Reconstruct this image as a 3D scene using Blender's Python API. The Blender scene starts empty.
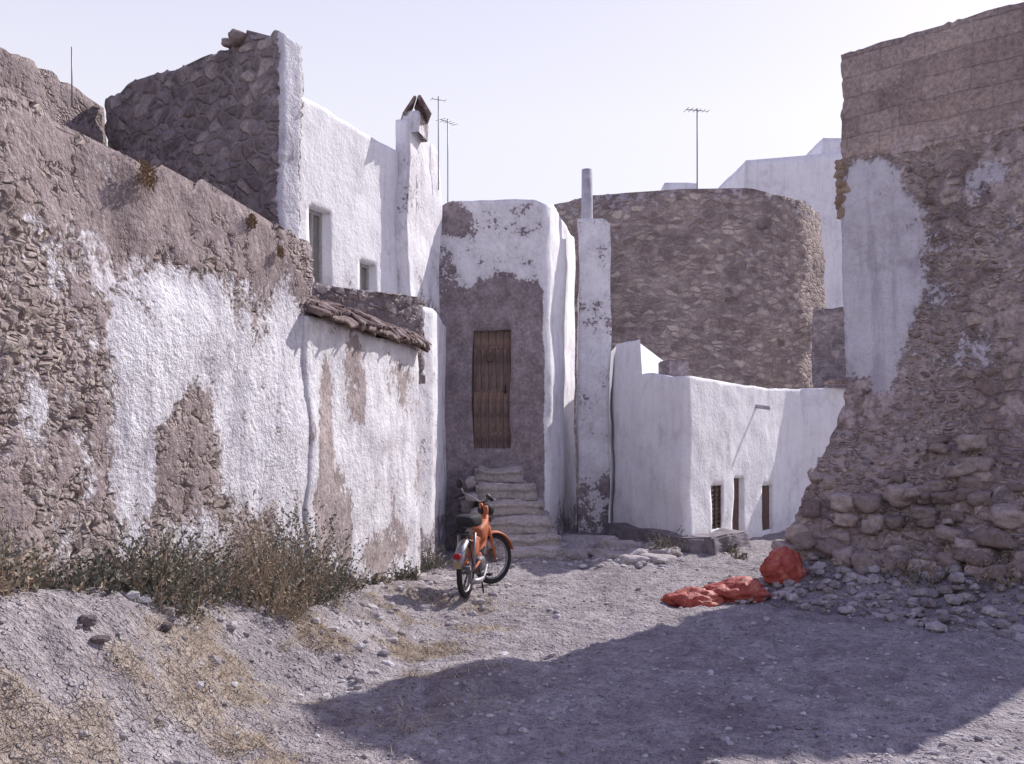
import bpy, bmesh, math, random
from mathutils import Vector, Matrix, noise
random.seed(7)
scene=bpy.context.scene
R=random.random
def U(a,b): return a+(b-a)*random.random()
def sm(a,b,x):
    t=max(0.0,min(1.0,(x-a)/(b-a))); return t*t*(3-2*t)
def n1(x,y,z=0.0): return noise.noise(Vector((x,y,z)))
def fbm(x,y,z=0.0,o=4): return noise.fractal(Vector((x,y,z)),0.9,2.1,o)

# ---------------------------------------------------------------- materials
class NT:
    def __init__(s,name):
        s.m=bpy.data.materials.new(name); s.m.use_nodes=True
        s.t=s.m.node_tree; s.t.nodes.clear()
        s.out=s.t.nodes.new('ShaderNodeOutputMaterial')
        s.b=s.t.nodes.new('ShaderNodeBsdfPrincipled')
        s.t.links.new(s.b.outputs[0],s.out.inputs[0])
        s.b.inputs['Roughness'].default_value=0.9
        s.b.inputs['Specular IOR Level'].default_value=0.15
    def n(s,typ,**kw):
        nd=s.t.nodes.new(typ)
        for k,v in kw.items(): setattr(nd,k,v)
        return nd
    def l(s,a,b): s.t.links.new(a,b)
    def setin(s,nd,i,v):
        if isinstance(v,bpy.types.NodeSocket): s.l(v,nd.inputs[i])
        else: nd.inputs[i].default_value=v
    def math(s,op,a,b=0.0,c=None,clamp=False):
        nd=s.n('ShaderNodeMath',operation=op); nd.use_clamp=clamp
        s.setin(nd,0,a); s.setin(nd,1,b)
        if c is not None: s.setin(nd,2,c)
        return nd.outputs[0]
    def sstep(s,v,a,b):
        nd=s.n('ShaderNodeMapRange',interpolation_type='SMOOTHSTEP')
        s.setin(nd,0,v); nd.inputs[1].default_value=a; nd.inputs[2].default_value=b
        return nd.outputs[0]
    def mix(s,f,a,b,blend='MIX'):
        nd=s.n('ShaderNodeMix',data_type='RGBA',blend_type=blend)
        s.setin(nd,0,f)
        for i,v in ((6,a),(7,b)):
            if isinstance(v,(tuple,list)): v=tuple(v)+((1,) if len(v)==3 else ())
            s.setin(nd,i,v)
        return nd.outputs[2]
    def mixf(s,f,a,b):
        nd=s.n('ShaderNodeMix',data_type='FLOAT')
        s.setin(nd,0,f); s.setin(nd,2,a); s.setin(nd,3,b); return nd.outputs[0]
    def noise(s,vec,scale,detail=6,rough=0.6):
        nd=s.n('ShaderNodeTexNoise'); s.l(vec,nd.inputs['Vector'])
        nd.inputs['Scale'].default_value=scale; nd.inputs['Detail'].default_value=min(detail,4)
        nd.inputs['Roughness'].default_value=rough; return nd
    def coords(s):
        return s.n('ShaderNodeTexCoord').outputs['Object']
    def attr(s,name):
        return s.n('ShaderNodeAttribute',attribute_name=name).outputs['Fac']
    def ramp(s,f,stops):
        nd=s.n('ShaderNodeValToRGB'); e=nd.color_ramp.elements
        while len(e)<len(stops): e.new(0.5)
        for x,(p,c) in zip(e,stops): x.position=p; x.color=tuple(c)+(1,)
        s.l(f,nd.inputs[0]); return nd.outputs[0]
    def col(s,v):
        if isinstance(v,(tuple,list)): s.b.inputs['Base Color'].default_value=tuple(v)+(1,)
        else: s.l(v,s.b.inputs['Base Color'])
    def bump(s,h,dist=0.02,strength=1.0):
        nd=s.n('ShaderNodeBump'); nd.inputs['Distance'].default_value=dist; nd.inputs['Strength'].default_value=strength
        s.l(h,nd.inputs['Height']); s.l(nd.outputs[0],s.b.inputs['Normal'])
    def disp(s,h,scale,mid=0.5):
        nd=s.n('ShaderNodeDisplacement'); nd.inputs['Scale'].default_value=scale; nd.inputs['Midlevel'].default_value=mid
        s.l(h,nd.inputs['Height']); s.l(nd.outputs[0],s.out.inputs['Displacement'])
        s.m.displacement_method='BOTH'

def masonry(name,scale=4.0,c1=(.17,.14,.15),c2=(.30,.26,.27),c3=(.40,.34,.31),mortar=(.30,.27,.27),
            plaster=(.74,.73,.76),amp=0.05,grey=(.36,.33,.35),flat=1.6,psmooth=1.0,stones=True,dual=False,blocks=False,dirt=.85,gaps=(.47,.53),streaky=.9):
    """rubble stone / cement render / patchy lime wash. attributes: plaster, cement, blocks"""
    s=NT(name); co=s.coords()
    fine=s.noise(co,22,4,.72).outputs[0]; medn=s.noise(co,5,4,.65); med=medn.outputs[0]; big=s.noise(co,1.1,4,.65).outputs[0]
    if stones:
        off=s.n('ShaderNodeVectorMath',operation='SUBTRACT'); s.l(s.noise(co,2.6,2).outputs['Color'],off.inputs[0]); off.inputs[1].default_value=(.5,.5,.5)
        sc=s.n('ShaderNodeVectorMath',operation='SCALE'); s.l(off.outputs[0],sc.inputs[0]); sc.inputs['Scale'].default_value=.22
        ad=s.n('ShaderNodeVectorMath',operation='ADD'); s.l(co,ad.inputs[0]); s.l(sc.outputs[0],ad.inputs[1])
        mp=s.n('ShaderNodeMapping'); s.l(ad.outputs[0],mp.inputs[0]); mp.inputs['Scale'].default_value=(1,1,flat)
        v=s.n('ShaderNodeTexVoronoi'); s.l(mp.outputs[0],v.inputs['Vector']); v.inputs['Scale'].default_value=scale
        e=s.n('ShaderNodeTexVoronoi',feature='DISTANCE_TO_EDGE'); s.l(mp.outputs[0],e.inputs['Vector']); e.inputs['Scale'].default_value=scale
        rc=v.outputs['Color']; edge=s.sstep(s.math('ADD',e.outputs['Distance'],s.math('MULTIPLY',s.math('SUBTRACT',fine,.5),.16)),.0,.2)
        if dual:
            v2=s.n('ShaderNodeTexVoronoi'); s.l(mp.outputs[0],v2.inputs['Vector']); v2.inputs['Scale'].default_value=scale*2.6
            sel=s.sstep(s.math('ADD',big,s.math('MULTIPLY',med,.4)),.66,.74)
            rc=s.mix(sel,rc,v2.outputs['Color'])
            edge=s.mixf(sel,edge,s.math('SUBTRACT',1.0,s.sstep(v2.outputs['Distance'],.28,.62)))
        rnd=s.n('ShaderNodeSeparateColor'); s.l(rc,rnd.inputs[0]); rr=rnd.outputs[0]
        if blocks:
            uv=s.n('ShaderNodeTexCoord').outputs['UV']
            wv=s.n('ShaderNodeVectorMath',operation='ADD'); s.l(uv,wv.inputs[0])
            wo=s.n('ShaderNodeVectorMath',operation='SCALE'); s.l(medn.outputs['Color'],wo.inputs[0]); wo.inputs['Scale'].default_value=.05; s.l(wo.outputs[0],wv.inputs[1])
            br=s.n('ShaderNodeTexBrick'); s.l(wv.outputs[0],br.inputs[0]); br.inputs['Scale'].default_value=1.0
            br.inputs['Brick Width'].default_value=.47; br.inputs['Row Height'].default_value=.225; br.inputs['Mortar Size'].default_value=.012
            br.inputs['Mortar Smooth'].default_value=1.0
            br.inputs['Color1'].default_value=(.0,.0,.0,1); br.inputs['Color2'].default_value=(1,1,1,1); br.inputs['Mortar'].default_value=(.5,.5,.5,1)
            blm=s.sstep(s.math('ADD',s.attr('blocks'),s.math('MULTIPLY',s.math('SUBTRACT',med,.5),.6)),.45,.55)
            edge=s.mixf(blm,edge,s.math('SUBTRACT',1.0,s.math('MULTIPLY',br.outputs['Fac'],.3)))
            bw=s.n('ShaderNodeRGBToBW'); s.l(br.outputs['Color'],bw.inputs[0])
            rr=s.mixf(blm,rr,s.mixf(.7,bw.outputs[0],.5))
        stone=s.ramp(rr,[(0,c1),(.45,c2),(.8,c3),(1,(c1[0]*.8,c1[1]*.8,c1[2]*.8))])
        stone=s.mix(.8,stone,s.ramp(fine,[(.3,(.5,.5,.5)),(.7,(1.4,1.4,1.4))]),'MULTIPLY')
        mor=s.mix(.8,mortar,s.ramp(med,[(.3,(.6,.6,.6)),(.7,(1.3,1.3,1.3))]),'MULTIPLY')
        c=s.mix(edge,mor,stone)
        c=s.mix(.7,c,s.ramp(big,[(.3,(.66,.64,.68)),(.7,(1.3,1.3,1.28))]),'MULTIPLY')
        h=s.math('ADD',s.math('MULTIPLY',edge,s.math('ADD',.45,s.math('MULTIPLY',rnd.outputs[1],.45))),s.math('MULTIPLY',fine,.3))
        h=s.math('ADD',h,s.math('MULTIPLY',med,.25))
    cem=s.attr('cement'); pa=s.attr('plaster')
    ccol=s.mix(.85,grey,s.ramp(s.math('ADD',s.math('MULTIPLY',med,.6),s.math('MULTIPLY',big,.4)),[(.36,(.55,.52,.54)),(.5,(.95,.93,.93)),(.64,(1.35,1.33,1.33))]),'MULTIPLY')
    ccol=s.mix(.7,ccol,s.ramp(fine,[(.3,(.5,.47,.47)),(.7,(1.4,1.4,1.4))]),'MULTIPLY')
    hc=s.math('ADD',.45,s.math('ADD',s.math('MULTIPLY',med,.5),s.math('MULTIPLY',fine,.32)))
    if stones:
        cm=s.sstep(s.math('ADD',cem,s.math('MULTIPLY',s.math('SUBTRACT',med,.5),1.7)),gaps[0]-.03,gaps[1]+.03)
        c=s.mix(cm,c,ccol); h=s.mixf(cm,h,hc)
    else: c=ccol; h=hc
    pn=s.noise(co,2.4,4,.68).outputs[0]
    pv=s.math('ADD',pa,s.math('ADD',s.math('MULTIPLY',s.math('SUBTRACT',pn,.5),1.8),s.math('MULTIPLY',s.math('SUBTRACT',fine,.5),.95)))
    pm=s.sstep(pv,*gaps)
    mz=s.n('ShaderNodeMapping'); s.l(co,mz.inputs[0]); mz.inputs['Scale'].default_value=(4,4,.5)
    streak=s.noise(mz.outputs[0],1.6,4,.7).outputs[0]
    pc=s.mix(dirt,plaster,s.ramp(s.math('ADD',s.math('MULTIPLY',big,.55),s.math('MULTIPLY',medn.outputs[0],.45)),[(.34,(.60,.57,.61)),(.48,(.95,.94,.95)),(.62,(1.05,1.05,1.05))]),'MULTIPLY')
    pc=s.mix(dirt*streaky,pc,s.ramp(streak,[(.3,(.62,.59,.64)),(.52,(1,1,1))]),'MULTIPLY')
    pc=s.mix(s.math('MULTIPLY',s.math('SUBTRACT',1.0,s.sstep(fine,.30,.42)),.55*dirt),pc,(.36,.32,.33))
    rim=s.math('SUBTRACT',1.0,s.sstep(pv,.5,.95))
    pc=s.mix(s.math('MULTIPLY',rim,.4),pc,(.46,.42,.44))
    s.col(s.mix(pm,c,pc))
    hp=s.math('ADD',.80,s.math('ADD',s.math('MULTIPLY',s.math('SUBTRACT',med,.5),.75*psmooth),s.math('MULTIPLY',s.math('SUBTRACT',fine,.5),.42*psmooth)))
    s.disp(s.mixf(pm,h,hp),amp,.6)
    return s.m

def simple(name,c,rough=.8,var=.3,scale=12,bump=0.0,metal=0.0,c2=None):
    s=NT(name); co=s.coords(); nz=s.noise(co,scale,4,.65).outputs[0]
    if c2: s.col(s.mix(s.sstep(nz,.42,.6),c,c2))
    else:
        a=1-var; b=1+var
        s.col(s.mix(1.0,c,s.ramp(nz,[(.3,(a,a,a)),(.7,(b,b,b))]),'MULTIPLY'))
    s.b.inputs['Roughness'].default_value=rough; s.b.inputs['Metallic'].default_value=metal
    if bump: s.bump(nz,bump)
    return s.m

M_left=masonry('old_plaster_rubble',scale=7,c1=(.17,.125,.115),c2=(.29,.23,.215),c3=(.46,.395,.36),mortar=(.35,.295,.28),grey=(.31,.26,.255),plaster=(.76,.75,.77),amp=.075,flat=1.35,dual=True,psmooth=.9,dirt=.95,gaps=(.40,.62))
M_stone=masonry('rubble_stone',scale=4.4,amp=.05,c1=(.18,.14,.14),c2=(.28,.235,.23),c3=(.40,.34,.32),mortar=(.29,.25,.25))
M_tower=masonry('tower_stone',scale=3.8,amp=.05,c1=(.22,.165,.15),c2=(.35,.28,.25),c3=(.50,.42,.36),mortar=(.32,.265,.25),flat=2.1)
M_right=masonry('ruin_stone',scale=4.6,amp=.065,c1=(.23,.175,.155),c2=(.37,.295,.265),c3=(.52,.43,.37),mortar=(.37,.31,.295),grey=(.41,.345,.33),flat=1.8,dual=True,blocks=True,plaster=(.66,.64,.67),gaps=(.42,.60))
M_white=masonry('limewash',stones=False,amp=.022,plaster=(.86,.85,.86),grey=(.31,.27,.28),psmooth=1.2,dirt=.55,streaky=.6)
M_cott=masonry('flaking_limewash',stones=False,amp=.05,grey=(.40,.345,.335),plaster=(.84,.83,.84),psmooth=.8,dirt=.85,gaps=(.46,.54))

# ---------------------------------------------------------------- mesh helpers
def parent(o,p):
    if p is not None: o.parent=p
def mesh_obj(name,verts,faces,mat,par=None,smooth=False):
    me=bpy.data.meshes.new(name); me.from_pydata(verts,[],faces); me.update()
    if smooth: me.polygons.foreach_set('use_smooth',[True]*len(me.polygons))
    o=bpy.data.objects.new(name,me); scene.collection.objects.link(o)
    if mat: me.materials.append(mat)
    parent(o,par); return o
def empty(name,loc=(0,0,0),rz=0):
    o=bpy.data.objects.new(name,None); scene.collection.objects.link(o); o.location=loc; o.rotation_euler=(0,0,rz); o.empty_display_size=.2
    return o

def building(name,pts,ztop,mat,zbot=-.4,res=.08,openings=None,pl=None,cem=None,blk=None,segres=None,xf=None,wob=.03,par=None,wf=.9):
    openings=openings or {}; segres=segres or {}
    n=len(pts); P=[Vector((p[0],p[1])) for p in pts]
    zt=ztop if callable(ztop) else (lambda x,y:ztop)
    allop=[o for L in openings.values() for o in L]
    zl=[]
    if allop:
        zH=max(o[3] for o in allop)+.06
        marks=sorted({zbot,zH}|{o[2] for o in allop}|{o[3] for o in allop})
        for a,b in zip(marks,marks[1:]):
            k=max(1,round((b-a)/res))
            zl+= [a+(b-a)*i/k for i in range(k)]
    else: zH=zbot
    hmax=max(zt(p.x,p.y) for p in P)-zH; nu=max(2,round(hmax/res))
    nlow=len(zl)
    cols=[]
    uc=0
    for i in range(n):
        a=P[i]; b=P[(i+1)%n]; L=(b-a).length; r=segres.get(i,res)
        marks=sorted({0.0,L}|{o[0] for o in openings.get(i,[])}|{o[1] for o in openings.get(i,[])})
        us=[]
        for s0,s1 in zip(marks,marks[1:]):
            k=max(1,round((s1-s0)/r)); us+=[s0+(s1-s0)*j/k for j in range(k)]
        for u in us:
            q=a+(b-a)*(u/L); cols.append((q.x,q.y,uc+u,i,u))
        uc+=L
    nc=len(cols); rows=nlow+nu+1
    verts=[];A_p=[];A_c=[];A_b=[];UVv=[]
    def place(x,y,z):
        if xf: x,y,z=xf(x,y,z)
        w=noise.noise_vector(Vector((x*wf,y*wf,z*wf)))*wob; w2=noise.noise_vector(Vector((x*3,y*3,z*3)))*wob*.3
        return (x+w.x+w2.x,y+w.y+w2.y,z+(w.z+w2.z)*.5)
    for (x,y,u,si,lu) in cols:
        t=zt(x,y)
        for j in range(rows):
            z=zl[j] if j<nlow else zH+(t-zH)*(j-nlow)/nu
            verts.append(place(x,y,z))
            A_p.append(pl(x,y,z,si,lu) if pl else -1.0); A_c.append(cem(x,y,z,si,lu) if cem else -.5); A_b.append(blk(x,y,z,si,lu) if blk else 0.0)
            UVv.append((u,z))
    def vid(c,j): return (c%nc)*rows+j
    faces=[]; skipped={}
    def inop(si,u0,u1,z0,z1):
        for k,o in enumerate(openings.get(si,[])):
            if u0>=o[0]-1e-4 and u1<=o[1]+1e-4 and z0>=o[2]-1e-4 and z1<=o[3]+1e-4: return k
        return None
    for c in range(nc):
        x,y,u,si,lu=cols[c]; nx=cols[(c+1)%nc]
        L=(P[(si+1)%n]-P[si]).length
        lu2=nx[4] if nx[3]==si else L
        for j in range(rows-1):
            if j<nlow:
                z0=zl[j]; z1=zl[j+1] if j+1<nlow else zH
                k=inop(si,lu,lu2,z0,z1)
                if k is not None:
                    skipped.setdefault((si,k),[]).append((c,j)); continue
            faces.append((vid(c,j),vid(c+1,j),vid(c+1,j+1),vid(c,j+1)))
    for (si,k),cells in skipped.items():
        S=set(cells); d=(P[(si+1)%n]-P[si]).normalized(); out=Vector((d.y,-d.x,0)); dep=openings[si][k][4]
        inner={}
        def iv(v):
            if v not in inner:
                q=Vector(verts[v])-out*dep; inner[v]=len(verts); verts.append(tuple(q))
                A_p.append(A_p[v]*.9);A_c.append(A_c[v]);A_b.append(0);UVv.append(UVv[v])
            return inner[v]
        for (c,j) in cells:
            q=[(c,j),(c+1,j),(c+1,j+1),(c,j+1)]; ids=[vid(*a) for a in q]
            nb=[(c,j-1),(c+1,j),(c,j+1),(c-1,j)]
            for e in range(4):
                if nb[e] not in S:
                    a,b=ids[e],ids[(e+1)%4]; faces.append((a,b,iv(b),iv(a)))
            faces.append(tuple(iv(a) for a in ids))
    faces.append(tuple(vid(c,rows-1) for c in range(nc)))
    o=mesh_obj(name,verts,faces,mat,par,smooth=True)
    me=o.data
    for nm,arr in (('plaster',A_p),('cement',A_c),('blocks',A_b)):
        at=me.attributes.new(nm,'FLOAT','POINT'); at.data.foreach_set('value',arr)
    uvl=me.uv_layers.new(name='UVMap'); li=[0]*len(me.loops); me.loops.foreach_get('vertex_index',li)
    fl=[]
    for i in li: fl+=UVv[i]
    uvl.data.foreach_set('uv',fl)
    me.polygons[len(me.polygons)-1].use_smooth=False
    return o

def box(name,c,s,mat,par=None,rz=0,rot=None,bev=.01,jit=0):
    bm=bmesh.new(); bmesh.ops.create_cube(bm,size=1)
    bmesh.ops.scale(bm,vec=s,verts=bm.verts)
    if bev: bmesh.ops.bevel(bm,geom=bm.edges[:],offset=bev,segments=2,affect='EDGES')
    if jit:
        bmesh.ops.subdivide_edges(bm,edges=bm.edges[:],cuts=5,use_grid_fill=True)
        for v in bm.verts: w=v.co+Vector(c); v.co+=noise.noise_vector(w*3)*jit+noise.noise_vector(w*9)*jit*.3
    me=bpy.data.meshes.new(name); bm.to_mesh(me); bm.free()
    o=bpy.data.objects.new(name,me); scene.collection.objects.link(o); me.materials.append(mat)
    o.location=c; o.rotation_euler=rot if rot else (0,0,rz); parent(o,par); return o
def tube(name,pts,r,mat,par=None,seg=10):
    pts=[Vector(p) for p in pts]; rs=r if isinstance(r,(list,tuple)) else [r]*len(pts)
    V=[];F=[]
    for i,p in enumerate(pts):
        t=(pts[min(i+1,len(pts)-1)]-pts[max(i-1,0)]).normalized()
        a=t.cross(Vector((0,0,1)));
        if a.length<.1: a=t.cross(Vector((0,1,0)))
        a.normalize(); b=t.cross(a)
        for k in range(seg):
            an=2*math.pi*k/seg; V.append(tuple(p+(a*math.cos(an)+b*math.sin(an))*rs[i]))
    for i in range(len(pts)-1):
        for k in range(seg): F.append((i*seg+k,i*seg+(k+1)%seg,(i+1)*seg+(k+1)%seg,(i+1)*seg+k))
    F.append(tuple(range(seg))[::-1]); F.append(tuple((len(pts)-1)*seg+k for k in range(seg)))
    return mesh_obj(name,V,F,mat,par,smooth=True)

# ---------------------------------------------------------------- ground
def wall_t(x,y): return (x-(-3.84+.227*y))/1.025
def bank(y):
    P=[(-2,.95),(4.5,.9),(5.2,.84),(7.1,.49),(8.95,.24),(11.9,.0),(400,0)]
    for (a,h),(b,k) in zip(P,P[1:]):
        if y<=b: return h+(k-h)*max(0,(y-a)/(b-a))
    return 0
def rs(x,y): return (x-3.67)*.72-(y-11.1)*.69
def gh(x,y):
    t=wall_t(x,y); h=0
    if y<13: h+=bank(y)*(1-sm(.2,1.4+.35*n1(x*.9,y*.9,4),t))
    s=rs(x,y); dn=-((x-3.67)*.69+(y-11.1)*.724)
    m=(1-sm(-.2,1.7,dn))*sm(-1.1,.3,s)*(1-sm(5,7,s))
    h+=.52*m
    fade=0.3 if (y>20 or x>8 or x<-6) else 1
    q=fbm(x*1.9,y*1.9,5,4)
    h+=(.05*fbm(x*.45,y*.45,3,3)+.038*q+.024*fbm(x*6,y*6,1,3)+.05*max(0,n1(x*3.2,y*3.2,8)-.10))*fade
    h+=.05*sm(11.5,13,y)*sm(-.8,.2,x)*(1-sm(2,2.8,x))
    return h
def strawd(x,y):
    t=wall_t(x,y)
    return (1-sm(1.1,2.4,t+.9*n1(x*1.1,y*1.1,9)))*(1-sm(8.8,10.4,y))*sm(-.05,.42,n1(x*1.5,y*1.5,3)+.4*n1(x*5,y*5,2)+.10*sm(.3,1,t))*sm(.15,.6,t+.5*sm(6,7.5,y))
def lines(lo,hi,st,far):
    a=[lo+(hi-lo)*i/round((hi-lo)/st) for i in range(round((hi-lo)/st)+1)]
    d=st;l=[];x=lo
    while x>-far: d*=1.35; x-=d; l.append(x)
    d=st;r=[];x=hi
    while x<far: d*=1.35; x+=d; r.append(x)
    return l[::-1]+a+r
xs=lines(-4.2,6.6,.036,600); ys=lines(2.6,14.6,.04,600)
V=[];S=[]
for y in ys:
    for x in xs:
        near=(-8<x<12 and -4<y<40)
        V.append((x,y,gh(x,y) if near else -.02))
        S.append(strawd(x,y) if near else 0)
nx=len(xs); F=[(j*nx+i,j*nx+i+1,(j+1)*nx+i+1,(j+1)*nx+i) for j in range(len(ys)-1) for i in range(nx-1)]
s=NT('dirt'); co=s.coords()
a=s.noise(co,1.3,4,.68).outputs[0]; b=s.noise(co,8,4,.72).outputs[0]; c3=s.noise(co,42,3,.7).outputs[0]
c=s.ramp(a,[(.32,(.30,.26,.265)),(.5,(.41,.37,.37)),(.68,(.51,.47,.47))])
c=s.mix(.8,c,s.ramp(b,[(.3,(.58,.56,.58)),(.65,(1.22,1.22,1.22))]),'MULTIPLY')
c=s.mix(.6,c,s.ramp(c3,[(.3,(.55,.55,.55)),(.7,(1.35,1.35,1.35))]),'MULTIPLY')
sa=s.attr('straw'); sn=s.sstep(s.math('ADD',sa,s.math('MULTIPLY',s.math('SUBTRACT',b,.5),.9)),.25,.8)
sc=s.ramp(s.math('ADD',s.math('MULTIPLY',b,.5),s.math('MULTIPLY',c3,.5)),[(.35,(.20,.15,.12)),(.5,(.36,.285,.22)),(.65,(.50,.42,.33))])
c=s.mix(s.math('MULTIPLY',sn,.6),c,sc)
vo=s.n('ShaderNodeTexVoronoi'); s.l(co,vo.inputs['Vector']); vo.inputs['Scale'].default_value=26
sp=s.n('ShaderNodeSeparateColor'); s.l(vo.outputs['Color'],sp.inputs[0])
peb=s.math('MULTIPLY',s.math('SUBTRACT',1.0,s.sstep(vo.outputs['Distance'],.2,.42)),s.sstep(sp.outputs[0],.6,.7))
c=s.mix(s.math('MULTIPLY',peb,.6),c,s.ramp(sp.outputs[1],[(0,(.30,.27,.28)),(1,(.62,.60,.61))]))
s.col(c)
h=s.math('ADD',s.math('ADD',s.math('MULTIPLY',b,1.4),s.math('MULTIPLY',c3,.45)),s.math('MULTIPLY',peb,.6))
s.bump(h,.075,1.0)
g=mesh_obj('ground',V,F,s.m,smooth=True)
at=g.data.attributes.new('straw','FLOAT','POINT'); at.data.foreach_set('value',S)

# ---------------------------------------------------------------- structures
def blob(x,y,cx,cy,rx,ry):
    d=math.sqrt(((x-cx)/rx)**2+((y-cy)/ry)**2); return 1-sm(.6,1.35,d)
def left_pl(x,y,z,si,lu):
    if si!=0: return .1
    v=0.21
    v=max(v,.86*blob(y,z,8.1,1.9,1.1,1.0)); v=max(v,.78*blob(y,z,6.45,2.15,.5,.65)); v=max(v,.82*blob(y,z,6.9,2.35,.7,.5))
    v=max(v,.84*blob(y,z,8.6,1.6,.55,1.5)); v=max(v,.70*blob(y,z,6.35,1.55,.3,.9)); v=max(v,.50*blob(y,z,7.0,.9,.8,.4))
    v=max(v,.46*blob(y,z,5.35,2.95,.5,.2)); v=max(v,.42*blob(y,z,5.5,1.4,.5,.6)); v=max(v,.40*blob(y,z,5.8,2.5,.4,.6))
    v-=.55*blob(y,z,7.0,1.5,.40,.42); v-=.25*blob(y,z,8.0,2.6,.35,.25)
    if z>2.85: v*=.6
    return v
def left_cem(x,y,z,si,lu):
    return .44+.35*n1(y*.9,z*1.1,4)+(.2 if z>2.8 else 0)
def left_top(x,y): return 3.38+.07*fbm(x*.9,y*.9,0,5)+.06*n1(y*6,x*2,2)+.04*n1(y*15,x*2,2)+ (.05 if y<5.6 else 0)
left=building('rubble_wall',[(-4.29,-2),(-1.81,8.95),(-2.5,9.1),(-5.0,-2)],left_top,M_left,res=.04,segres={2:.2,3:.2},pl=left_pl,cem=left_cem,wob=.08)

def cott_pl(x,y,z,si,lu):
    if si!=0: return .55
    v=.76
    v-=.75*blob(lu,z,.38,1.1,.2,1.1); v-=.5*blob(lu,z,1.1,2.2,.3,.45); v-=.45*blob(lu,z,.8,.9,.3,.5); v-=.4*blob(lu,z,2.0,.4,.8,.3); v-=.3*blob(lu,z,2.5,2.2,.5,.3)
    return v
cott=empty('lean_to_cottage',(-1.5,10.5,0))
def cparent(o): o.parent=cott; o.matrix_parent_inverse=Matrix.Translation((1.5,-10.5,0)); return o
cparent(building('walls',[(-1.80,8.86),(-1.11,11.95),(-1.62,12.6),(-2.5,9.3)],lambda x,y:2.70,M_cott,res=.04,segres={1:.08,2:.2},pl=cott_pl,cem=lambda x,y,z,si,lu:.62,wob=.06))
M_tile=simple('old_clay_tile',(.17,.115,.10),c2=(.33,.26,.24),scale=9,bump=.02)
M_wood=simple('weathered_wood',(.13,.09,.07),scale=30,var=.4,bump=.01)
def rf(u,w):
    ex,ey=-1.80+.70*u,8.8+3.2*u
    rx,ry=-2.55+1.0*u,9.4+3.2*u
    x=ex+(.12+.06*n1(u*14,1))*(1-w)+ (rx-ex)*w; y=ey+(ry-ey)*w
    return Vector((x,y,2.73+.36*w+.04*n1(u*7,w*4)+.025*n1(u*20,w*3)))
V=[];F=[];NU,NW=70,10
for k in range(2):
    for i in range(NU+1):
        for j in range(NW+1):
            p=rf(i/NU,j/NW); V.append((p.x,p.y,p.z-(.045 if k else 0)+.02*n1(p.x*9,p.y*9,k)))
def rid(k,i,j): return k*(NU+1)*(NW+1)+i*(NW+1)+j
for i in range(NU):
    for j in range(NW):
        F.append((rid(0,i,j),rid(0,i+1,j),rid(0,i+1,j+1),rid(0,i,j+1))); F.append((rid(1,i,j),rid(1,i,j+1),rid(1,i+1,j+1),rid(1,i+1,j)))
    F.append((rid(0,i,0),rid(1,i,0),rid(1,i+1,0),rid(0,i+1,0)))
for j in range(NW):
    F.append((rid(0,NU,j),rid(1,NU,j),rid(1,NU,j+1),rid(0,NU,j+1))); F.append((rid(0,0,j),rid(0,0,j+1),rid(1,0,j+1),rid(1,0,j)))
cparent(mesh_obj('roof_bed',V,F,simple('roof_earth',(.22,.165,.15),var=.5,scale=10,bump=.04),smooth=True))
V=[];F=[]
for i in range(26):
    u=(i+.5+U(-.3,.3))/26
    for kk in range(4):
        if R()<.3: continue
        w0=kk*.25-.04+U(-.05,.04); w1=w0+U(.18,.28)
        a=rf(u,w0)+Vector((U(-.02,.03),U(-.02,.02),U(-.01,.02))); b=rf(u+U(-.02,.02),w1)+Vector((0,0,U(.0,.03)))
        side=(rf(min(1,u+.02),w0)-rf(max(0,u-.02),w0)).normalized(); up=Vector((U(-.3,.3),0,1)); b0=len(V)
        for e,(p,r) in enumerate(((a,.058*U(.8,1.1)),(b,.05))):
            for rr in (r,r-.011):
                for q in range(7):
                    an=math.pi*q/6; V.append(tuple(p+side*math.cos(an)*rr+up*(math.sin(an)*rr*.7)))
        for q in range(6):
            F.append((b0+q,b0+q+1,b0+14+q+1,b0+14+q)); F.append((b0+7+q,b0+21+q,b0+21+q+1,b0+7+q+1)); F.append((b0+q,b0+7+q,b0+7+q+1,b0+q+1))
cparent(mesh_obj('roof_tiles',V,F,M_tile,smooth=False))
for i in range(9):
    p=rf((i+.5)/9,0); q=rf((i+.5)/9,.4); cparent(tube('rafter_%d'%i,[p+Vector((.03,0,-.07)),q+Vector((0,0,-.07))],.02,M_wood,seg=6))

building('stone_parapet',[(-2.27,11.05),(-1.07,12.35),(-1.3,12.6),(-2.5,11.3)],lambda x,y:3.31+.06*fbm(x*2,y*2,0,4),M_stone,zbot=2.3,res=.05,wob=.04,
         cem=lambda x,y,z,si,lu:.35)

def gab_top(x,y):
    t=6.1+.06*fbm(x*2,y*2,0,4)+.04*n1(x*9,y*9)
    if -3.25<x<-2.95: t+=.10
    if x<-4.9: t-=.12
    return t-.09*sm(-2.56,-2.4,x)
building('stone_gable_wall',[(-5.23,12.86),(-2.52,11.0),(-2.37,11.22),(-5.05,13.1)],gab_top,M_stone,res=.05,wob=.06,
   pl=lambda x,y,z,si,lu:(.9 if (si==1) else (-.05+1.0*sm(3.15,3.3,lu) if si==0 else .3)),cem=lambda x,y,z,si,lu:.2+.3*n1(lu,z,3))
building('plastered_wall',[(-6.6,8.0),(-5.3,12.95),(-6.0,13.6),(-7.3,8.0)],lambda x,y:6.0+.06*fbm(x,y,0,4)-.12*sm(12.3,13,y),M_left,res=.09,wob=.06,pl=lambda *a:.1,cem=lambda *a:.6)

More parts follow.
